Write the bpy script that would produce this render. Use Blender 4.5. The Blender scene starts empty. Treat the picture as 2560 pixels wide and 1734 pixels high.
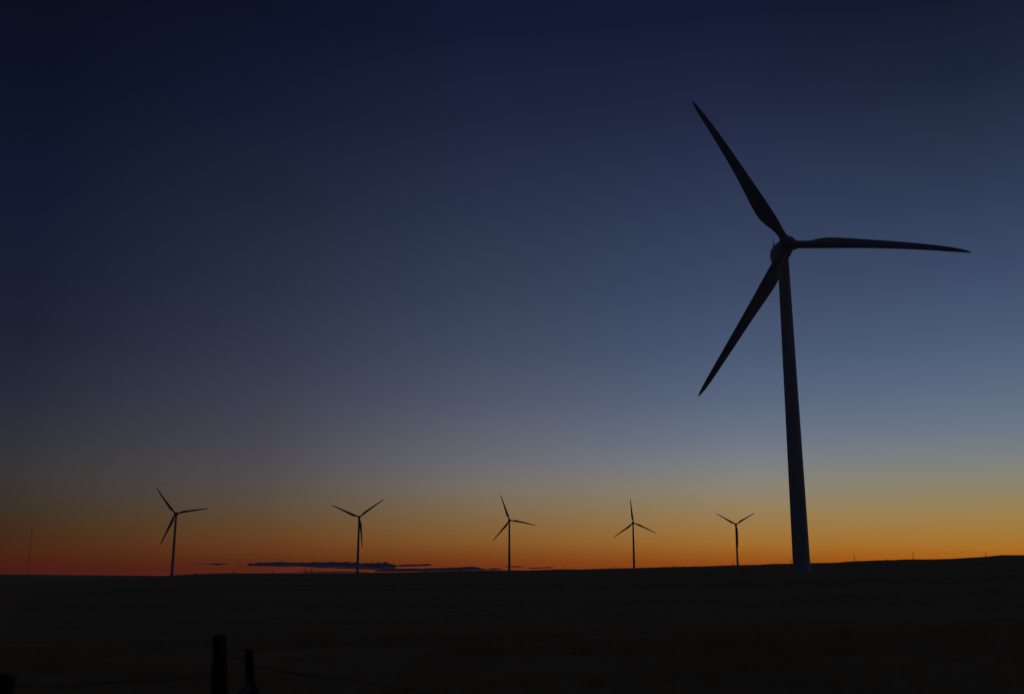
import bpy, bmesh, math, random
import numpy as np
from mathutils import Vector, Matrix, noise

random.seed(7)
R = math.radians
sc = bpy.context.scene
C = sc.collection

# ------------------------------------------------------------------ camera
EYE = 1.7
cam = bpy.data.cameras.new('camera')
cam.lens = 36.0; cam.sensor_width = 36.0; cam.sensor_fit = 'HORIZONTAL'
cam.clip_start = 0.05; cam.clip_end = 250000
cam.dof.use_dof = True; cam.dof.focus_distance = 600.0; cam.dof.aperture_fstop = 1.8
cam_o = bpy.data.objects.new('camera', cam); C.objects.link(cam_o)
cam_o.location = (0, 0, EYE)
cam_o.rotation_euler = (R(90 + 12.616), 0, 0)
sc.camera = cam_o
sc.view_settings.view_transform = 'Standard'
sc.view_settings.look = 'None'
sc.view_settings.exposure = 0.0
sc.view_settings.gamma = 1.0

# ------------------------------------------------------------------ sky after sunset
# colour of the clear twilight sky by elevation, for several compass bearings
def lin(c): return tuple(((v/255)/12.92 if v/255 <= 0.04045 else ((v/255+0.055)/1.055)**2.4) for v in c)
ELS = [-1,0,0.5,0.85,1.3,1.95,2.75,3.65,4.8,6.0,7.5,9.6,12.3,15.5,20,25,30,35]
SKY = [
 (-26,[(98,31,10),(98,31,10),(84,32,14),(77,37,18),(74,42,23),(67,45,29),(63,49,38),(59,52,46),(57,54,53),(52,52,55),(46,48,56),(38,42,55),(30,35,53),(25,31,54),(19,26,51),(12,19,40),(11,15,31),(11,14,29)]),
 (-13.5,[(116,44,14),(116,44,14),(102,45,20),(96,50,26),(101,61,31),(102,70,41),(97,76,54),(92,79,68),(85,79,75),(79,76,78),(71,71,79),(62,65,79),(52,58,78),(43,50,73),(32,41,63),(22,30,57),(14,20,43),(13,19,42)]),
 (-1.5,[(146,60,14),(146,60,14),(131,61,20),(124,68,28),(129,81,35),(134,97,54),(130,105,72),(126,110,88),(121,113,103),(109,108,108),(97,101,109),(83,89,107),(68,78,101),(56,67,93),(43,53,82),(31,39,68),(19,26,54),(16,22,50)]),
 (13,[(182,88,6),(182,88,6),(168,87,14),(159,93,28),(162,109,43),(161,123,64),(156,130,87),(150,134,104),(140,135,120),(125,130,129),(108,119,131),(91,105,127),(76,90,120),(64,77,109),(50,61,94),(34,42,73),(20,27,55),(19,26,54)]),
 (25.5,[(204,108,0),(204,108,0),(190,106,6),(182,107,18),(175,121,43),(167,130,65),(158,136,86),(150,137,102),(138,135,117),(123,129,126),(108,120,131),(93,108,129),(77,93,122),(63,77,111),(47,59,89),(29,39,64),(16,24,46),(16,24,46)]),
]
GREY = [0]*7+[-.05,-.3,-.6,-.7,-.5,0,.3,.6,.6,.5,.3]      # slightly bluer at mid height, greyer blue high up
SKY = [(b_, [tuple(v*(1-.06*w_) if k_ == 2 else v for k_, v in enumerate(c_)) for c_, w_ in zip(cs_, GREY)]) for b_, cs_ in SKY]
def warm(c, w):                                      # cleaner orange in the lowest few degrees
    return (c[0]*(1+.035*w), c[1]*(1-.045*w), c[2]*(1-.17*w))
WARM = [.3,.3,.5,.9,1,1,.9,.5,.15]+[0]*9
SKY = [(b_, [warm(c_, w_) for c_, w_ in zip(cs_, WARM)]) for b_, cs_ in SKY]
DUSK = [0]*10+[.2,.5,.8,1,1,1,.6,.4]                 # slightly deeper, more violet high up
SKY = [(b_, [(c_[0]*(1-.03*w_), c_[1]*(1-.025*w_), c_[2]*(1-.045*w_)) for c_, w_ in zip(cs_, DUSK)]) for b_, cs_ in SKY]
def column(i): return SKY[i][1]
DARK = [(12,18,26),(12,18,26),(12,18,26),(12,18,27),(12,18,28),(12,18,29),(12,18,30),(12,18,30),(12,17,30),(12,17,30),(11,16,30),(11,16,30),(11,15,29),(10,14,28),(10,13,27),(10,13,27),(10,13,28),(10,13,28)]
BEAR = [(-180,DARK),(-75,DARK)] + SKY + [(40,column(3)),(60,column(2)),(80,column(1)),(100,column(0)),(140,DARK),(180,DARK)]
ZEN = (28,30,44)

world = bpy.data.worlds.new('World'); sc.world = world; world.use_nodes = True
nt = world.node_tree; nt.nodes.clear()
def N(tree, kind, **kw):
    n = tree.nodes.new(kind)
    for k, v in kw.items(): setattr(n, k, v)
    return n
def M2(tree, op, a, b=None, c=None, clamp=False):
    n = N(tree, 'ShaderNodeMath', operation=op, use_clamp=clamp)
    for i, v in enumerate((a, b, c)):
        if v is None: continue
        if isinstance(v, (int, float)): n.inputs[i].default_value = v
        else: tree.links.new(v, n.inputs[i])
    return n.outputs[0]
tc = N(nt, 'ShaderNodeTexCoord')
sep = N(nt, 'ShaderNodeSeparateXYZ'); nt.links.new(tc.outputs['Generated'], sep.inputs[0])
el = M2(nt, 'MULTIPLY', M2(nt, 'ARCSINE', sep.outputs[2]), 180/math.pi)
az = M2(nt, 'MULTIPLY', M2(nt, 'ARCTAN2', sep.outputs[0], sep.outputs[1]), 180/math.pi)
fac = M2(nt, 'DIVIDE', M2(nt, 'ADD', el, 1.0), 91.0, clamp=True)
prev = None
cache = {}
for k, (b, cols) in enumerate(BEAR):
    key = id(cols)
    if key in cache: out = cache[key]
    else:
        rp = N(nt, 'ShaderNodeValToRGB'); cr = rp.color_ramp; cr.interpolation = 'LINEAR'
        stops = [((e+1)/91.0, lin(c)) for e, c in zip(ELS, cols)] + [(51/91, lin(ZEN)), (1.0, lin(ZEN))]
        cr.elements[0].position = stops[0][0]; cr.elements[0].color = (*stops[0][1], 1)
        cr.elements[1].position = stops[-1][0]; cr.elements[1].color = (*stops[-1][1], 1)
        for p, c in stops[1:-1]:
            e = cr.elements.new(p); e.color = (*c, 1)
        nt.links.new(fac, rp.inputs[0]); out = rp.outputs[0]; cache[key] = out
    if prev is None: prev = out
    else:
        mr = N(nt, 'ShaderNodeMapRange'); mr.clamp = True
        mr.inputs['From Min'].default_value = BEAR[k-1][0]; mr.inputs['From Max'].default_value = b
        nt.links.new(az, mr.inputs['Value'])
        mx = N(nt, 'ShaderNodeMix', data_type='RGBA')
        nt.links.new(mr.outputs[0], mx.inputs[0]); nt.links.new(prev, mx.inputs[6]); nt.links.new(out, mx.inputs[7])
        prev = mx.outputs[2]
bg = N(nt, 'ShaderNodeBackground'); bg.inputs[1].default_value = 1.0
nt.links.new(prev, bg.inputs[0])
wo = N(nt, 'ShaderNodeOutputWorld'); nt.links.new(bg.outputs[0], wo.inputs[0])
# the sun is below the horizon: no sun lamp

# ------------------------------------------------------------------ helpers
def tag(o, label, cat, group=None, kind=None):
    if label: o['label'] = label
    if cat: o['category'] = cat
    if group: o['group'] = group
    if kind: o['kind'] = kind
    return o
def empty(name, loc, rz=0.0):
    o = bpy.data.objects.new(name, None); C.objects.link(o)
    o.location = loc; o.rotation_euler = (0, 0, rz); o.empty_display_size = 0.5
    return o
def link(name, me, mat=None, parent=None, smooth=True):
    o = bpy.data.objects.new(name, me); C.objects.link(o)
    if mat: me.materials.append(mat)
    if parent: o.parent = parent
    if smooth and len(me.polygons): me.polygons.foreach_set('use_smooth', [True]*len(me.polygons))
    return o
def from_bm(name, bm, mat=None, parent=None, smooth=True):
    bmesh.ops.recalc_face_normals(bm, faces=bm.faces[:])
    me = bpy.data.meshes.new(name); bm.to_mesh(me); bm.free()
    return link(name, me, mat, parent, smooth)
def loft(bm, rings, cap0=True, cap1=True):
    vr = [[bm.verts.new(p) for p in r] for r in rings]
    n = len(vr[0])
    for a, b in zip(vr, vr[1:]):
        for i in range(n): bm.faces.new((a[i], a[(i+1) % n], b[(i+1) % n], b[i]))
    if cap0: bm.faces.new(vr[0][::-1])
    if cap1: bm.faces.new(vr[-1])
    return vr
def lathe_z(bm, prof, n=40):
    loft(bm, [[(r*math.cos(2*math.pi*i/n), r*math.sin(2*math.pi*i/n), z) for i in range(n)] for r, z in prof])
def tube(bm, p0, p1, r0, r1=None, n=8):
    p0, p1 = Vector(p0), Vector(p1); r1 = r0 if r1 is None else r1
    d = (p1-p0).normalized(); u = d.orthogonal().normalized(); v = d.cross(u)
    loft(bm, [[p+r*(math.cos(2*math.pi*i/n)*u+math.sin(2*math.pi*i/n)*v) for i in range(n)] for p, r in ((p0, r0), (p1, r1))])
def path_tube(bm, pts, r, n=6):
    pts = [Vector(p) for p in pts]; rings = []
    u = None
    for i, p in enumerate(pts):
        d = (pts[min(i+1, len(pts)-1)]-pts[max(i-1, 0)]).normalized()
        u = d.orthogonal().normalized() if u is None else (u-d*u.dot(d)).normalized()
        v = d.cross(u)
        rings.append([p+r*(math.cos(2*math.pi*k/n)*u+math.sin(2*math.pi*k/n)*v) for k in range(n)])
    loft(bm, rings)
def box(bm, c, s):
    x, y, z = c; a, b, h = s[0]/2, s[1]/2, s[2]/2
    loft(bm, [[(x-a, y-b, zz), (x+a, y-b, zz), (x+a, y+b, zz), (x-a, y+b, zz)] for zz in (z-h, z+h)])

def material(name, col, rough=0.6, var=0.0, scale=3.0, col2=None, bump=0.0, spec=0.3, stretch=(1, 1, 1), detail=6):
    m = bpy.data.materials.new(name); m.use_nodes = True
    t = m.node_tree; b = t.nodes['Principled BSDF']
    b.inputs['Roughness'].default_value = rough
    b.inputs['Specular IOR Level'].default_value = spec
    b.inputs['Base Color'].default_value = (*col, 1)
    if col2 or bump:
        co = N(t, 'ShaderNodeTexCoord'); mp = N(t, 'ShaderNodeMapping'); mp.inputs['Scale'].default_value = stretch
        t.links.new(co.outputs['Object'], mp.inputs[0])
        nz = N(t, 'ShaderNodeTexNoise'); nz.inputs['Scale'].default_value = scale; nz.inputs['Detail'].default_value = detail
        t.links.new(mp.outputs[0], nz.inputs['Vector'])
        if col2:
            rp = N(t, 'ShaderNodeValToRGB')
            rp.color_ramp.elements[0].position = 0.36; rp.color_ramp.elements[0].color = (*col, 1)
            rp.color_ramp.elements[1].position = 0.66; rp.color_ramp.elements[1].color = (*col2, 1)
            t.links.new(nz.outputs[0], rp.inputs[0]); t.links.new(rp.outputs[0], b.inputs['Base Color'])
        if bump:
            bp = N(t, 'ShaderNodeBump'); bp.inputs['Strength'].default_value = bump
            t.links.new(nz.outputs[0], bp.inputs['Height']); t.links.new(bp.outputs[0], b.inputs['Normal'])
    return m
MAT = {
 'tower': material('tower_paint', (.70,.71,.72), .65, scale=.35, col2=(.66,.67,.68), stretch=(1,1,.15)),
 'blade': material('blade_gelcoat', (.45,.46,.47), .6, scale=.4, col2=(.40,.405,.41)),
 'nacelle': material('nacelle_shell', (.5,.51,.52), .5, scale=.7, col2=(.43,.435,.44)),
 'metal': material('galvanised_metal', (.22,.22,.23), .5, scale=4, col2=(.16,.16,.17)),
 'wood': material('weathered_post_wood', (.035,.03,.026), .9, scale=9, col2=(.075,.065,.055), bump=.5, stretch=(6,6,.6), spec=.1),
 'wire': material('rusty_wire', (.045,.032,.026), .7, scale=30, col2=(.03,.025,.022)),
 'pole': material('creosote_pole_wood', (.06,.045,.035), .85, scale=3, col2=(.04,.03,.025), stretch=(4,4,.3)),
 'lattice': material('lattice_steel', (.25,.16,.13), .6, scale=.3, col2=(.3,.27,.25)),
 'shrub': material('dry_shrub_leaves', (.05,.05,.028), .8, scale=2, col2=(.09,.075,.04), spec=.1),
}

# ------------------------------------------------------------------ terrain
# crest of the low ridge: bearing (deg), angle above eye level (deg)
CREST = [(-25.975,-.344),(-22.36,-.197),(-20.476,-.1),(-18.545,.01),(-17.957,.051),(-16.967,.112),(-15.459,.164),(-14.131,.159),(-12.85,.166),(-10.798,.178),(-8.377,.19),(-6.96,.212),(-5.015,.234),(-2.84,.277),(-1.443,.32),(-.153,.331),(.875,.32),(2.623,.384),(3.713,.373),(5.236,.425),(6.643,.445),(8.687,.507),(10.072,.526),(12.161,.595),(13.329,.613),(13.951,.653),(14.897,.661),(15.795,.689),(16.804,.7),(17.286,.708),(17.707,.754),(18.105,.772),(19.328,.817),(20.144,.829),(20.435,.852),(21.221,.857),(21.525,.846),(22.694,.868),(23.662,.921),(24.123,.945),(24.6,.983),(24.984,1.028),(25.255,1.04),(26.109,1.023),(30,.95),(45,.6),(70,.2),(110,.0),(180,-.3)]
DIST = [(-180,300),(-60,220),(-26,243),(-22.4,500),(-20.5,900),(-18,1396),(-8.4,1479),(0,1631),(6.7,1801),(12.2,1988),(26,2400),(60,2200),(120,800),(180,300)]
FAR = [(-180,.0),(-60,.06),(-26,.096),(-24,.078),(-22.4,.065),(-20.5,.05),(-18.5,.026),(-15,.02),(180,.0)]
cA, cE = zip(*CREST); dA, dR = zip(*DIST); fA, fE = zip(*FAR)
def sstep(t): t = min(1.0, max(0.0, t)); return t*t*(3-2*t)
def crest(a):
    r = float(np.interp(a, dA, dR)); e = float(np.interp(a, cA, cE))
    return r, EYE + r*math.tan(R(e))
def height_polar(r, a):
    rc, hc = crest(a)
    x, y = r*math.sin(R(a)), r*math.cos(R(a))
    if r <= rc:
        z = hc*(r/rc)**1.13
        w = min(1, r/25)*sstep((rc-r)/(0.25*rc))
        z += w*(.16*noise.noise((x/38, y/30, 3.1)) + .05*noise.noise((x/9, y/9, 7.7)))
        if r > 300: z += sstep((r-300)/300)*sstep((rc-r)/(0.3*rc))*.7*noise.noise((x/150, y/90, 1.3))
        return z
    low = -45 + 9*noise.noise((x/2600, y/1900, 9.2)) + 4*noise.noise((x/700, y/500, 2.2))
    z = hc + (low-hc)*sstep((r-rc)/1300)
    if r > 9000:
        e = float(np.interp(a, fA, fE)); top = EYE + 25000*math.tan(R(e))
        z += (top-z)*sstep((r-9000)/15000)
    if r > 25000: z -= (r-25000)*.004
    return z
def ground(x, y): return height_polar(math.hypot(x, y), math.degrees(math.atan2(x, y)))

azs = [-180+3*i for i in range(48)] + [-36+.15*i for i in range(480)] + [36+3*i for i in range(48)]
rings = [1.2*1.045**i for i in range(246)]
rings = [r for r in rings if r < 28000]
ring_rel = rings
verts = [(0, 0, 0.0)]; faces = []
nA = len(azs)
for r in rings:
    for a in azs:
        verts.append((r*math.sin(R(a)), r*math.cos(R(a)), height_polar(r, a)))
# snap one ring onto the crest line so the skyline is exact
for j, a in enumerate(azs):
    rc, hc = crest(a)
    i = min(range(len(rings)), key=lambda q: abs(math.log(rings[q]/rc)))
    verts[1+i*nA+j] = (rc*math.sin(R(a)), rc*math.cos(R(a)), hc + .22*noise.noise((a*4.1, 2.2, 0)) + .14*noise.noise((a*13, 5.2, 0)))
for j in range(nA): faces.append((0, 1+(j+1) % nA, 1+j))
for i in range(len(rings)-1):
    b = 1+i*nA
    for j in range(nA):
        k = (j+1) % nA
        faces.append((b+j, b+k, b+nA+k, b+nA+j))
me = bpy.data.meshes.new('ground'); me.from_pydata(verts, [], [f[::-1] for f in faces]); me.update()
gm = bpy.data.materials.new('dry_prairie_ground'); gm.use_nodes = True
t = gm.node_tree; b = t.nodes['Principled BSDF']; b.inputs['Roughness'].default_value = 1.0; b.inputs['Specular IOR Level'].default_value = 0.0
co = N(t, 'ShaderNodeTexCoord')
def nz(scale, detail, stretch):
    mp = N(t, 'ShaderNodeMapping'); mp.inputs['Scale'].default_value = stretch; t.links.new(co.outputs['Object'], mp.inputs[0])
    n = N(t, 'ShaderNodeTexNoise'); n.inputs['Scale'].default_value = scale; n.inputs['Detail'].default_value = detail
    n.inputs['Roughness'].default_value = .62
    t.links.new(mp.outputs[0], n.inputs['Vector']); return n.outputs[0]
big = nz(.012, 7, (.55, 1.6, 1)); mid = nz(.35, 8, (1, 1.2, 1)); fine = nz(9, 6, (1, 1, 1))
mixf = M2(t, 'ADD', M2(t, 'ADD', M2(t, 'MULTIPLY', big, .55), M2(t, 'MULTIPLY', mid, .3)), M2(t, 'MULTIPLY', fine, .15))
rp = N(t, 'ShaderNodeValToRGB'); cr = rp.color_ramp
cr.elements[0].position = .34; cr.elements[0].color = (.29, .232, .127, 1)
cr.elements[1].position = .64; cr.elements[1].color = (.55, .445, .24, 1)
e = cr.elements.new(.48); e.color = (.42, .338, .178, 1)
t.links.new(mixf, rp.inputs[0]); t.links.new(rp.outputs[0], b.inputs['Base Color'])
bp = N(t, 'ShaderNodeBump'); bp.inputs['Strength'].default_value = .6; bp.inputs['Distance'].default_value = .25
t.links.new(M2(t, 'ADD', mid, M2(t, 'MULTIPLY', fine, .5)), bp.inputs['Height']); t.links.new(bp.outputs[0], b.inputs['Normal'])
g = link('ground', me, gm); g['kind'] = 'structure'

# ------------------------------------------------------------------ grass near the camera (nobody could count it)
rng = np.random.default_rng(11)
def make_grass(n_cl, per, r0, r1, a0, a1, pw):
    rr = r0 + (r1-r0)*rng.random(n_cl)**pw
    aa = np.radians(a0 + (a1-a0)*rng.random(n_cl))
    cx, cy = rr*np.sin(aa), rr*np.cos(aa)
    P = []
    for i in range(n_cl):
        d = noise.noise((cx[i]/2.2, cy[i]/2.2, .5)) + .6*noise.noise((cx[i]/7, cy[i]/5, 4.5))
        if d < -.35 and rng.random() < .8: continue
        P.append((cx[i], cy[i], ground(cx[i], cy[i]), .15+.10*max(-.5, d)+.05*rng.random()))
    P = np.array(P); m = len(P)*per
    base = np.repeat(P, per, axis=0)
    th = rng.random(m)*2*np.pi; sp = .11*np.sqrt(rng.random(m))
    bx, by, bz = base[:,0]+sp*np.cos(th), base[:,1]+sp*np.sin(th), base[:,2]-.02
    h = base[:,3]*(.55+.75*rng.random(m))
    wd = (.0035+.004*rng.random(m))*np.maximum(1, np.hypot(bx, by)/45)
    ph = rng.random(m)*2*np.pi; lean = h*(.15+.55*rng.random(m)); lt = th + rng.normal(0, .8, m)
    v = np.empty((m, 5, 3))
    dx, dy = np.cos(ph)*wd, np.sin(ph)*wd
    lx, ly = np.cos(lt)*lean, np.sin(lt)*lean
    v[:,0] = np.stack([bx-dx, by-dy, bz], 1); v[:,1] = np.stack([bx+dx, by+dy, bz], 1)
    v[:,2] = np.stack([bx+dx*.7+lx*.3, by+dy*.7+ly*.3, bz+h*.6], 1); v[:,3] = np.stack([bx-dx*.7+lx*.3, by-dy*.7+ly*.3, bz+h*.6], 1)
    v[:,4] = np.stack([bx+lx, by+ly, bz+h], 1)
    return v
vs = np.concatenate([make_grass(9000, 7, 3.5, 30, -42, 42, .75), make_grass(17000, 5, 22, 140, -38, 38, 1.5)])
m = len(vs)
me = bpy.data.meshes.new('dry_grass')
me.vertices.add(m*5); me.vertices.foreach_set('co', vs.reshape(-1))
me.loops.add(m*7); me.polygons.add(m*2)
idx = (np.arange(m)*5)[:, None]
me.loops.foreach_set('vertex_index', np.concatenate([idx+0, idx+1, idx+2, idx+3, idx+3, idx+2, idx+4], 1).reshape(-1).astype(np.int32))
st = np.empty((m, 2), np.int32); st[:,0] = np.arange(m)*7; st[:,1] = st[:,0]+4
me.polygons.foreach_set('loop_start', st.reshape(-1))
me.update(calc_edges=True); me.validate()
grm = material('dry_grass_straw', (.42,.325,.165), .9, scale=.8, col2=(.54,.42,.21), spec=.05)
t = grm.node_tree; pb_ = t.nodes['Principled BSDF']
tr_ = N(t, 'ShaderNodeBsdfTranslucent'); tr_.inputs[0].default_value = (.42,.34,.19,1)      # thin dry blades let light through
mxs = N(t, 'ShaderNodeMixShader'); mxs.inputs[0].default_value = .4
t.links.new(pb_.outputs[0], mxs.inputs[1]); t.links.new(tr_.outputs[0], mxs.inputs[2]); t.links.new(mxs.outputs[0], t.nodes['Material Output'].inputs[0])
gr = link('dry_grass', me, grm, smooth=False); tag(gr, 'sparse dry prairie grass covering the dark field in the foreground', 'grass', kind='stuff')

# ------------------------------------------------------------------ wind turbines
HUB_H = 75.3; OVER = 4.5; RAD = 43.15
def tower_mesh():
    bm = bmesh.new()
    prof = [(1.97,-4.0),(1.97,.0),(1.95,.11),(1.93,.12)]
    z0, z1, r0, r1 = .12, HUB_H-2.0, 1.9, 1.27
    secs = [0, .3, .64, 1.0]
    for s0, s1 in zip(secs, secs[1:]):
        for k in range(1 if s0 else 0, 9):
            f = s0+(s1-s0)*k/8; prof.append((r0+(r1-r0)*f, z0+(z1-z0)*f))
        if s1 < 1:
            f = s1; rr = r0+(r1-r0)*f; zz = z0+(z1-z0)*f
            prof[-1] = (rr, zz-.03); prof += [(rr, zz), (rr+.02, zz+.01), (rr+.02, zz+.15), (rr, zz+.16), (rr-.0005, zz+.2)]
    prof += [(1.34, z1+.03), (1.34, z1+.3)]
    lathe_z(bm, prof, 48); return bm
def superring(y, hw, zb, zt, n=32, p=4.5):
    cz, hh = (zb+zt)/2, (zt-zb)/2; out = []
    for i in range(n):
        a = 2*math.pi*i/n; c, s = math.cos(a), math.sin(a)
        k = (abs(c)**p+abs(s)**p)**(-1/p)
        out.append((hw*c*k, y, cz+hh*s*k))
    return out
def nacelle_mesh():
    bm = bmesh.new()
    st = [(-3.05,1.25,-1.3,1.25),(-2.9,1.45,-1.55,1.45),(-2.2,1.62,-1.8,1.65),(-1,1.7,-1.95,1.8),(1.5,1.72,-1.95,1.9),(3.8,1.7,-1.85,1.95),(5.2,1.6,-1.6,1.95),(5.9,1.42,-1.3,1.85),(6.3,1.1,-1.0,1.6),(6.4,.7,-.6,1.2)]
    loft(bm, [superring(*s) for s in st]); 
    # roof hatch ridge and yaw collar under the shell
    loft(bm, [superring(y, w, 1.8, zt) for y, w, zt in ((1.2,.6,1.85),(1.5,.8,2.12),(4.6,.8,2.14),(4.9,.6,1.87))])
    return bm
def mast_mesh():
    bm = bmesh.new()
    tube(bm, (-.75, 5.0, 1.7), (-.75, 5.0, 3.3), .16, .12)
    tube(bm, (-.75, 5.0, 3.3), (-.75, 5.0, 4.3), .09, .06)
    tube(bm, (-.75, 5.0, 2.85), (-.3, 5.0, 2.85), .06)
    tube(bm, (-.3, 5.0, 1.8), (-.3, 5.0, 2.9), .06); tube(bm, (-.3, 5.0, 2.9), (-.3, 5.0, 3.2), .15, .12)
    return bm
def hub_mesh():
    bm = bmesh.new(); n = 40
    prof = [(1.55,1.75),(1.72,1.6),(1.82,1.0),(1.85,.2),(1.78,-.6),(1.55,-1.25),(1.15,-1.75),(.65,-2.05),(.2,-2.16)]
    loft(bm, [[(r*math.cos(2*math.pi*i/n), y, r*math.sin(2*math.pi*i/n)) for i in range(n)] for r, y in prof])
    return bm
def collar_mesh():
    bm = bmesh.new(); lathe_z(bm, [(1.2,.8),(1.2,1.78),(1.16,1.86),(1.12,2.0),(.98,2.02)], 32); return bm
CH = [(.03,1.84,1.0,.5),(.065,1.84,1.0,.5),(.09,1.98,.88,.48),(.12,2.45,.66,.42),(.16,3.15,.45,.34),(.20,3.55,.35,.30),(.24,3.62,.31,.285),(.3,3.4,.27,.28),(.38,2.98,.24,.28),(.46,2.6,.22,.285),(.55,2.3,.2,.29),(.64,2.02,.185,.3),(.73,1.75,.175,.31),(.82,1.5,.17,.33),(.9,1.22,.17,.35),(.95,.9,.17,.37),(.98,.56,.17,.4),(.995,.26,.18,.45),(1.0,.1,.2,.5)]
def blade_mesh():
    bm = bmesh.new(); n = 24; rings_ = []
    T = np.concatenate([np.linspace(.03,.3,22), np.linspace(.33,.9,26), [.925,.95,.965,.98,.99,.995,1.0]])
    ct, cc, th, ax = [np.array(q) for q in zip(*CH)]
    for tt in T:
        c = np.interp(tt, ct, cc); tk = np.interp(tt, ct, th); pa = np.interp(tt, ct, ax)
        beta = R(6 + 26*(1-tt)**1.35)
        bend = -3.0*tt + 3.5*tt**3
        round_ = min(1, max(0, (tk-.45)/.5)); ring = []
        for i in range(n):
            a = 2*math.pi*i/n
            xc = .5*(1-math.cos(a))                     # 0 leading edge, 1 trailing edge
            yt = 5*tk*c*(.2969*math.sqrt(max(xc,0))-.126*xc-.3516*xc**2+.2843*xc**3-.1015*xc**4)
            yf = yt*(1 if math.sin(a) >= 0 else -.75)
            yr = .5*c*tk*math.sin(a)
            px = (xc-pa)*c; py = yf*(1-round_)+yr*round_
            # chord runs towards -x, leading edge turned into the wind (-y)
            ring.append((-px*math.cos(beta)-py*math.sin(beta)*-1*0 - py*math.sin(beta), px*math.sin(beta)+bend - py*math.cos(beta), tt*RAD))
        rings_.append(ring)
    loft(bm, rings_); return bm

def blade_matrix(phi, tilt=5.0):
    return Matrix.Translation((0, -OVER, HUB_H)) @ Matrix.Rotation(R(-tilt), 4, 'X') @ Matrix.Rotation(R(90-phi), 4, 'Y')
def hub_matrix(phi): return Matrix.Translation((0, -OVER, HUB_H)) @ Matrix.Rotation(R(-5), 4, 'X') @ Matrix.Rotation(R(90-phi), 4, 'Y')

TG = 'wind turbines standing in a row on the far ridge'
def make_turbine():
    root = empty('wind_turbine', (0, 0, 0))
    from_bm('tower', tower_mesh(), MAT['tower'], root)
    nc = from_bm('nacelle', nacelle_mesh(), MAT['nacelle'], root); nc.location = (0, 0, HUB_H)
    from_bm('weather_mast', mast_mesh(), MAT['metal'], nc)
    hb = from_bm('hub', hub_mesh(), MAT['nacelle'], root); hb.matrix_basis = hub_matrix(0)
    cm = None
    for k in range(3):
        bl = from_bm('blade', blade_mesh(), MAT['blade'], root) if k == 0 else bl.copy()
        if k: C.objects.link(bl)
        bl.parent = root; bl.matrix_basis = blade_matrix(120*k)
        if cm is None: co_ = from_bm('blade_collar', collar_mesh(), MAT['nacelle'], hb); cm = co_
        else: co_ = cm.copy(); C.objects.link(co_)
        co_.parent = hb; co_.matrix_basis = Matrix.Rotation(R(-120*k), 4, 'Y')
    return root
def copy_tree(o, parent=None):
    c = o.copy(); C.objects.link(c)
    if parent: c.parent = parent; c.matrix_basis = o.matrix_basis.copy()
    for ch in list(o.children): copy_tree(ch, c)
    return c
def place_turbine(root, hub, yaw, phi):
    # hub = hub centre; the tower stands OVER metres behind it
    root.location = (hub[0]-OVER*math.sin(R(yaw)), hub[1]+OVER*math.cos(R(yaw)), hub[2]-HUB_H)
    root.rotation_euler = (0, 0, R(yaw))
    k = 0
    for ch in root.children:
        if ch.name.startswith('blade'): ch.matrix_basis = blade_matrix(phi+120*k); k += 1
        elif ch.name.startswith('hub'): ch.matrix_basis = hub_matrix(phi)
near = make_turbine()
TURB = [
 ((64.45,228.27,77.33), .65, -2.1, 'huge wind turbine towering nearest the camera, one blade pointing level to the right', None),
 ((-431.7,1327.8,80.1), 3.0, 9.1, 'small distant wind turbine whose right blade rises only slightly, left of the dark cloud bank', TG),
 ((-215.5,1462.9,83.2), 10.8, 37.0, 'small distant wind turbine with its Y-shaped rotor in front of the dark cloud bank', TG),
 ((-3.6,1631.4,87.8), 7.7, -10.5, 'small distant wind turbine with one blade dipping slightly right, just past the cloud bank', TG),
 ((209.1,1788.7,91.7), .6, -24.9, 'small distant wind turbine with one blade nearly upright and two drooping to the sides', TG),
 ((419.7,1942.9,96.6), -.8, 30.7, 'smallest distant wind turbine with Y-shaped rotor, beside the tower of the huge turbine', TG),
]
for i, (hub, yaw, phi, lab, grp) in enumerate(TURB):
    tr = near if i == 0 else copy_tree(near)
    place_turbine(tr, hub, yaw, phi); tag(tr, lab, 'wind turbine', grp)

# ------------------------------------------------------------------ utility poles along the ridge and their line
PG = 'utility poles along the ridge'
# bearing, top angle, ground angle, extra distance behind the crest, has crossarm, label
POLES = [
 (-12.856,.291,.166,60,0,'tiny utility pole on the skyline below the left half of the dark cloud bank'),
 (-11.157,.387,.188,20,1,'left one of the close pair of utility poles with crossarms, under the cloud bank'),
 (-10.816,.398,.189,20,1,'right one of the close pair of utility poles with crossarms, under the cloud bank'),
 (-4.702,.458,.234,60,1,'short utility pole on the skyline where the low right-hand cloud streak begins'),
 (-2.81,.491,.277,60,1,'short utility pole against the middle of the low right-hand cloud streak'),
 (-.619,.513,.32,60,0,'short utility pole just left of the turbine past the cloud bank'),
 (2.788,.501,.373,90,0,'tiny utility pole first to the right of the turbine past the cloud bank'),
 (5.57,.54,.425,90,0,'tiny utility pole just left of the turbine with one upright blade'),
 (8.744,.634,.507,90,0,'tiny utility pole halfway between the two rightmost small turbines'),
 (11.913,.742,.585,60,0,'short utility pole just left of the smallest turbine tower'),
 (14.918,.893,.661,20,0,'utility pole almost hidden against the left edge of the huge turbine tower'),
 (18.134,1.099,.772,-25,0,'tall utility pole first to the right of the huge turbine tower'),
 (21.002,1.22,.859,-25,0,'tallest utility pole, middle of the three right of the huge turbine'),
 (24.392,1.19,.955,30,0,'utility pole farthest right, at the foot of the ridge rise'),
]
tops = []
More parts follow.
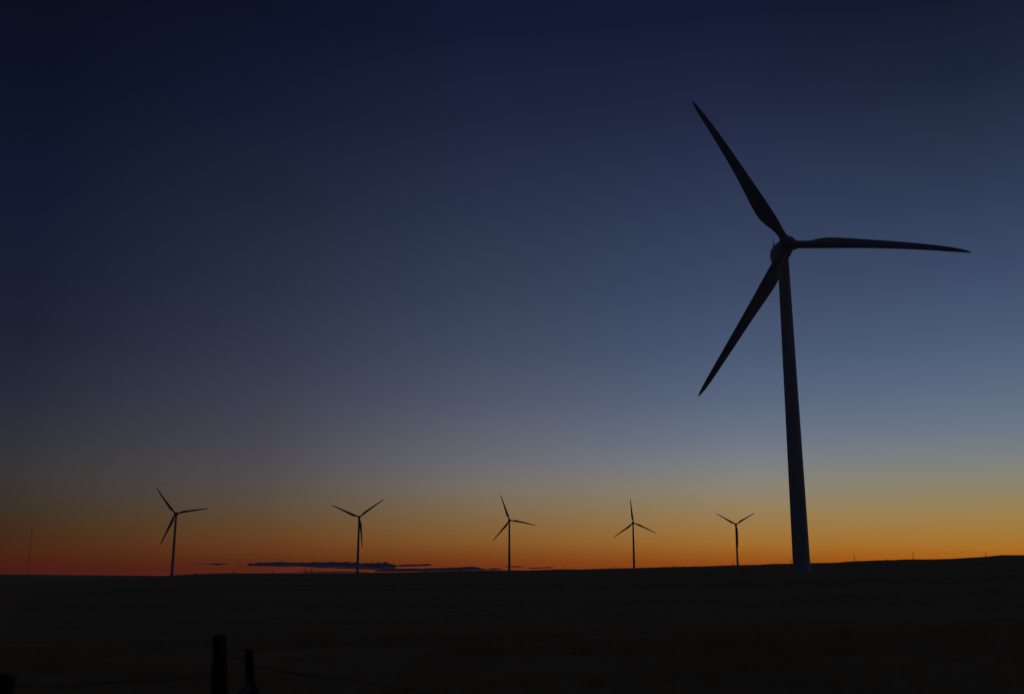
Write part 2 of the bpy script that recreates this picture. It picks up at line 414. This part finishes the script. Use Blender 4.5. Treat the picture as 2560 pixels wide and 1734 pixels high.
for a, et, eb, dd, arm, lab in POLES:
    rc, hc = crest(a); r = rc+dd
    x, y = r*math.sin(R(a)), r*math.cos(R(a)); zb = ground(x, y); zt = EYE+r*math.tan(R(et)); h = zt-zb
    root = empty('utility_pole', (x, y, zb)); tag(root, lab, 'utility pole', PG)
    root.rotation_euler = (0, 0, R(-a+random.uniform(-6, 6)))
    bm = bmesh.new(); tube(bm, (0,0,-1.2), (0,0,h), .5, .4, 10)
    from_bm('pole', bm, MAT['pole'], root)
    bm = bmesh.new()
    w = 2.4 if arm else 1.0
    box(bm, (0,-.3,h-.8), (2*w if arm else 1.6, .3, .55 if arm else .3))
    for s in (-.9, 0, .9): tube(bm, (s*w*(1 if arm else .6), -.3, h-.66), (s*w*(1 if arm else .6), -.3, h-.15), .12, .09)
    from_bm('crossarm', bm, MAT['pole'], root)
    tops.append(Vector((x, y, zt-.3)))
for i0, i1, lab in ((10, 13, 'thin sagging power line strung between the poles right of the huge turbine'),):
    bm = bmesh.new(); pts = []
    for p, q in zip(tops[i0:i1+1], tops[i0+1:i1+1]):
        for k in range(16):
            f = k/16; v = p.lerp(q, f); v.z -= 4*f*(1-f)*1.6; pts.append(v)
    pts.append(tops[i1]); path_tube(bm, pts, .05, 5)
    o = from_bm('power_line', bm, MAT['wire']); tag(o, lab, 'power line')

# ------------------------------------------------------------------ far lattice mast on the plain
def lattice():
    a = R(-24.79); r = 3600
    x, y = r*math.sin(a), r*math.cos(a); zb = ground(x, y); h = EYE+r*math.tan(R(2.383))-zb
    root = empty('lattice_mast', (x, y, zb)); tag(root, 'very thin tall lattice mast rising alone from the far plain at left', 'mast')
    bm = bmesh.new(); w = 1.05
    cs = [(w*math.cos(q), w*math.sin(q)) for q in (R(90), R(210), R(330))]
    for cx, cy in cs: tube(bm, (cx, cy, -2), (cx, cy, h-4), .17, .17, 5)
    z = 0.0; k = 0
    while z < h-7:
        for i in range(3):
            p, q = cs[i], cs[(i+1) % 3]
            tube(bm, (p[0], p[1], z), (q[0], q[1], z+3), .09, .09, 4)
        z += 3
    from_bm('lattice_column', bm, MAT['lattice'], root, smooth=False)
    bm = bmesh.new()
    tube(bm, (0,0,h-8), (0,0,h+1), .8, .3, 8); tube(bm, (0,0,h-5), (0,0,h-3.5), 1.7, 1.7, 10); tube(bm, (0,0,h-1.6), (0,0,h-.6), 1.2, 1.2, 10)
    from_bm('antenna_head', bm, MAT['pole'], root)
lattice()

# ------------------------------------------------------------------ small shrubs and thickets on the ridge
def shrub(a, r, w, d, h, lab, leaves=420, grp=None):
    x, y = r*math.sin(R(a)), r*math.cos(R(a)); z = ground(x, y)
    root = empty('shrub', (x, y, z), R(-a)); tag(root, lab, 'shrub', grp)
    bm = bmesh.new()
    for k in range(leaves):
        th, u = random.uniform(0, 2*math.pi), math.sqrt(random.random())
        px, py = w/2*u*math.cos(th), d/2*u*math.sin(th)
        lump = .55+.45*noise.noise((px/w*5+a, py/d*2, .3))
        pz = h*max(.05, (1-u**2.2))*lump*random.uniform(.15, 1.15)
        s = h*random.uniform(.08, .2)
        ax = Vector((random.gauss(0,1), random.gauss(0,1), random.gauss(0,1))).normalized(); o_ = ax.orthogonal().normalized(); q = ax.cross(o_)
        c = Vector((px, py, pz))
        bm.faces.new([bm.verts.new(c+o_*s), bm.verts.new(c+q*s*.5), bm.verts.new(c-o_*s), bm.verts.new(c-q*s*.5)])
    me_ = bpy.data.meshes.new('foliage'); bm.to_mesh(me_); bm.free(); link('foliage', me_, MAT['shrub'], root, False)
    bm = bmesh.new()
    for k in range(5):
        tube(bm, (random.uniform(-.2,.2)*w, 0, -.3), (random.uniform(-.35,.35)*w, random.uniform(-.3,.3)*d, h*.6), .05*h, .015*h, 5)
    from_bm('stem', bm, MAT['pole'], root)
SG = 'shrubs on the ridge skyline'
shrub(-16.79, crest(-16.79)[0]-5, 3.2, 2.5, 1.7, 'small rounded bush on the skyline just right of the leftmost turbine', grp=SG)
shrub(-15.1, crest(-15.1)[0]-5, 2.4, 2, 1.1, 'lower bush of the two on the skyline under the thin cloud wisp', grp=SG)
shrub(-14.87, crest(-14.87)[0]-5, 2.6, 2, 1.9, 'taller bush of the two on the skyline under the thin cloud wisp', grp=SG)
shrub(19.75, crest(19.75)[0]-5, 3.4, 2.5, 2.0, 'small bush on the skyline between the two tallest utility poles', grp=SG)
TH = 'dark thickets on the ridge slope'
def slope_dist(a, e):
    rc, hc = crest(a); r = 60.0
    while r < rc*.95 and math.degrees(math.atan2(height_polar(r, a)-EYE, r)) < e: r += 4
    return r
for a, e, wpx, lab in ((18.83,.384,44,'long low dark thicket on the slope right of the huge turbine'),(10.59,.126,20,'shorter dark thicket on the slope below the smallest turbine'),(12.54,.167,34,'wider dark thicket on the slope just left of the huge turbine tower')):
    r = slope_dist(a, e); shrub(a, r, wpx/2560*r, 8, .0011*r, lab, 900, TH)

# ------------------------------------------------------------------ wire fence in the foreground
fx = -2.0
fence = empty('wire_fence', (fx, 7.0, ground(fx, 7.0)))
tag(fence, 'old wooden post and barbed wire fence in the dark left foreground', 'fence')
fo = Vector(fence.location)
def post(x, y, ztop, w, name, lean=(0, 0), step=0.0, slant=.25, seed=0):
    zb = ground(x, y)-.5; bm = bmesh.new(); rg = []; n = 14; H = ztop-zb
    for k in range(25):
        f = k/24; z = zb+H*f; s = 1.16-.22*f
        ring = []
        for i in range(n):
            q = 2*math.pi*i/n; c, sn = math.cos(q), math.sin(q)
            k4 = (abs(c)**3+abs(sn)**3)**(-1/3)
            rr = w/2*s*k4*(1+.10*noise.noise((c*1.6+seed, sn*1.6, z*2.2)))
            px = rr*c
            if c < -.2 and z < ztop-.19: px -= step
            zz = z + (px*slant if k == 24 else 0)
            ring.append((x-fo.x+px+lean[0]*f, y-fo.y+rr*sn+lean[1]*f, zz-fo.z))
        rg.append(ring)
    loft(bm, rg); return from_bm(name, bm, MAT['wood'], fence)
post(-1.765, 7.0, 1.324, .086, 'post', (-.165, 0), .014, .12, 1)
post(-1.79, 7.9, 1.173, .062, 'post', (-.16, .0), .0, .02, 5)
post(-1.99, 4.2, 1.326, .082, 'post', (.0, 0), .0, -.05, 9)
def wire(pts, name='wire', r=.0024):
    bm = bmesh.new(); pts = [Vector(p)-fo for p in pts]
    # smooth resample
    S = []
    for i in range(len(pts)-1):
        p0, p1, p2, p3 = pts[max(i-1,0)], pts[i], pts[i+1], pts[min(i+2,len(pts)-1)]
        for k in range(14):
            q = k/14
            S.append(.5*((2*p1)+(p2-p0)*q+(2*p0-5*p1+4*p2-p3)*q*q+(3*p1-p0-3*p2+p3)*q**3))
    S.append(pts[-1]); 
    S = [s+Vector((0,0,.006*noise.noise(s*7))) for s in S]
    path_tube(bm, S, r, 6); acc = 0
    for p, q in zip(S, S[1:]):
        acc += (q-p).length
        if acc > .12:
            acc = 0; d = (q-p).normalized(); u = d.orthogonal().normalized(); v = d.cross(u)
            for w_ in (u+v*.4, -u-v*.4, v-u*.5): tube(bm, p, p+w_.normalized()*.017+d*.004, .0016, .0006, 4)
            tube(bm, p-d*.008, p+d*.008, r*1.8, r*1.8, 6)
    return from_bm(name, bm, MAT['wire'], fence)
wire([(-1.969,6.98,1.089),(-1.978,6.2,1.12),(-2.047,5.6,1.158),(-2.021,4.5,1.252),(-1.97,4.22,1.284)])
wire([(-1.88,7.02,1.205),(-1.914,7.4,1.156),(-1.965,7.87,1.103)])
wire([(-1.901,7.9,1.048),(-1.761,7.85,1.035),(-1.578,7.75,1.013),(-1.362,7.6,1.005),(-.859,7.2,.985),(-.3,6.8,.90),(.3,6.35,.55),(1.0,6.0,.03)])
# diagonal brace rails nailed to the posts
bm = bmesh.new(); tube(bm, Vector((-1.89,7.03,.80))-fo, Vector((-1.935,7.9,.915))-fo, .03, .028, 9); from_bm('brace_rail', bm, MAT['wood'], fence)
bm = bmesh.new(); tube(bm, Vector((-1.925,7.93,.955))-fo, Vector((-1.80,8.05,.50))-fo, .022, .024, 9); from_bm('brace_rail', bm, MAT['wood'], fence)

# ------------------------------------------------------------------ clouds low on the horizon, far beyond the plain
cm = bpy.data.materials.new('dusk_cloud'); cm.use_nodes = True
t = cm.node_tree; t.nodes.clear()
df = N(t, 'ShaderNodeBsdfDiffuse'); df.inputs[0].default_value = (.85,.85,.86,1)
tl = N(t, 'ShaderNodeBsdfTranslucent'); tl.inputs[0].default_value = (.12,.62,.97,1)
ms = N(t, 'ShaderNodeMixShader'); ms.inputs[0].default_value = .65
t.links.new(df.outputs[0], ms.inputs[1]); t.links.new(tl.outputs[0], ms.inputs[2])
ou = N(t, 'ShaderNodeOutputMaterial'); t.links.new(ms.outputs[0], ou.inputs[0])
CD = 45000.0
def cloud(lab, prof, seed, rough=.25):
    # prof: bearing, elevation of the underside, elevation of the top
    bm = bmesh.new(); pa, pb, pt = zip(*prof); th_ = [q-v for v, q in zip(pb, pt)]; pb = [v-.09*w for v, w in zip(pb, th_)]; pt = [v+.04*w for v, w in zip(pt, th_)]
    a_mid = (pa[0]+pa[-1])/2; e_mid = (sum(pb)+sum(pt))/2/len(pa)
    org = Vector((CD*math.sin(R(a_mid)), CD*math.cos(R(a_mid)), EYE+CD*math.tan(R(e_mid))))
    n = max(24, int((pa[-1]-pa[0])/.025)); rings_ = []; m = 20
    for k in range(n+1):
        a = pa[0]+(pa[-1]-pa[0])*k/n
        zb, zt = (CD*math.tan(R(float(np.interp(a, pa, p)))) + EYE for p in (pb, pt))
        h = max(4, zt-zb); endt = max(.03, min(1, k/4, (n-k)/4))
        ring = []
        for q in range(m):
            ph = 2*math.pi*q/m; dep = math.cos(ph)*(h*2.2+150)*endt; sn = math.sin(ph)
            w = noise.noise((a*3.2, dep/500, seed))*.5+noise.noise((a*8.5, dep/240, seed+3.3))*.7+noise.noise((a*19, dep/140, seed+8.1))*.5
            zc, hh = (zb+zt)/2, h/2*endt
            z = zc+hh*sn*(abs(sn)**-.25 if abs(sn) > .02 else 1)+(h*rough*w*(1 if sn > 0 else .45))*abs(sn)*endt
            d = CD+dep+60*w
            ring.append(Vector((d*math.sin(R(a)), d*math.cos(R(a)), z))-org)
        rings_.append(ring)
    loft(bm, rings_)
    o = from_bm('cloud', bm, cm); o.location = org
    tag(o, lab, 'cloud', 'clouds low on the horizon')
cloud('long thick dark cloud bank behind the second small turbine from the left', [(-14.256, 0.55, 0.571), (-14.044, 0.55, 0.69), (-13.911, 0.551, 0.658), (-13.724, 0.546, 0.707), (-13.403, 0.53, 0.697), (-12.92, 0.52, 0.714), (-12.543, 0.51, 0.743), (-12.112, 0.517, 0.717), (-11.68, 0.539, 0.702), (-11.299, 0.518, 0.713), (-11.026, 0.502, 0.692), (-10.48, 0.476, 0.726), (-9.932, 0.466, 0.717), (-9.493, 0.456, 0.745), (-9.052, 0.435, 0.718), (-8.61, 0.419, 0.708), (-8.278, 0.403, 0.687), (-7.723, 0.381, 0.683), (-7.168, 0.365, 0.683), (-6.917, 0.366, 0.711), (-6.667, 0.393, 0.657), (-6.445, 0.426, 0.613), (-6.279, 0.481, 0.58)], 3, .3)
cloud('ragged upper cloud streak trailing off right from the end of the cloud bank', [(-7.0, 0.56, 0.62), (-6.784, 0.556, 0.602), (-6.412, 0.529, 0.584), (-6.039, 0.529, 0.603), (-5.76, 0.539, 0.63), (-5.107, 0.558, 0.631), (-4.64, 0.576, 0.668), (-4.453, 0.577, 0.632), (-4.312, 0.577, 0.595)], 11)
cloud('short cloud shred tucked under the right end of the cloud bank', [(-7.799, 0.4, 0.436), (-7.335, 0.364, 0.51), (-6.965, 0.391, 0.492), (-6.734, 0.401, 0.547), (-6.409, 0.428, 0.456)], 17, .3)
cloud('low dark cloud streak lying on the skyline, rightmost of the long ones', [(-7.517, 0.254, 0.3), (-6.962, 0.254, 0.419), (-6.405, 0.255, 0.401), (-5.568, 0.264, 0.42), (-4.821, 0.255, 0.402), (-4.166, 0.256, 0.439), (-2.855, 0.265, 0.467), (-2.479, 0.302, 0.504), (-2.292, 0.311, 0.513), (-1.916, 0.33, 0.477), (-1.446, 0.339, 0.394), (-1.164, 0.348, 0.367)], 23)
cloud('very thin cloud streak touching the skyline right under the long cloud bank', [(-11.666, 0.231, 0.247), (-11.286, 0.215, 0.253), (-10.796, 0.205, 0.259), (-9.922, 0.205, 0.254), (-9.044, 0.217, 0.282), (-8.603, 0.206, 0.261), (-8.272, 0.206, 0.25), (-7.718, 0.212, 0.228)], 31)
cloud('thin cloud wisp left of the cloud bank, just right of the leftmost turbine', [(-17.348, 0.615, 0.621), (-16.883, 0.617, 0.638), (-16.572, 0.618, 0.634), (-16.417, 0.634, 0.65), (-16.26, 0.629, 0.667), (-15.999, 0.614, 0.662), (-15.733, 0.557, 0.663), (-15.656, 0.567, 0.658), (-15.578, 0.589, 0.653), (-15.317, 0.622, 0.659), (-15.055, 0.638, 0.649)], 41)
cloud('tiny cloud fleck between the thin wisp and the left tip of the cloud bank', [(-14.692, 0.57, 0.575), (-14.601, 0.549, 0.592), (-14.548, 0.554, 0.597), (-14.48, 0.571, 0.576)], 47)
cloud('small cloud scrap low against the left side of the middle small turbine', [(-1.352, 0.376, 0.394), (-1.117, 0.348, 0.422), (-0.976, 0.348, 0.44), (-0.787, 0.367, 0.431), (-0.552, 0.394, 0.413)], 53)
cloud('small cloud scrap crossing behind the tower of the middle small turbine', [(-0.506, 0.532, 0.541), (-0.129, 0.505, 0.551), (0.295, 0.486, 0.541), (0.53, 0.514, 0.551), (0.766, 0.532, 0.541)], 59)
cloud('thin flat cloud streak just right of the middle small turbine', [(0.831, 0.44, 0.449), (1.001, 0.422, 0.468), (1.189, 0.422, 0.477), (1.565, 0.431, 0.477), (1.754, 0.449, 0.486), (2.036, 0.44, 0.495), (2.365, 0.458, 0.467)], 61)

# ------------------------------------------------------------------ thin evening haze over the plain
HZ = 30000.0; zlo = min(v[2] for v in verts)-1.0; zhi = 172.0
bm = bmesh.new(); box(bm, (0, 0, (zlo+zhi)/2), (2*HZ, 2*HZ, zhi-zlo))
hm = bpy.data.materials.new('evening_haze'); hm.use_nodes = True
t = hm.node_tree; t.nodes.clear()
pv = N(t, 'ShaderNodeVolumePrincipled'); pv.inputs['Color'].default_value = (.66,.82,1,1); pv.inputs['Density'].default_value = 1.8e-5; pv.inputs['Anisotropy'].default_value = 0
ou = N(t, 'ShaderNodeOutputMaterial'); t.links.new(pv.outputs[0], ou.inputs['Volume'])
hz = from_bm('haze', bm, hm, smooth=False); hz['kind'] = 'stuff'; hz['label'] = 'thin evening haze lying over the whole plain'; hz['category'] = 'haze'
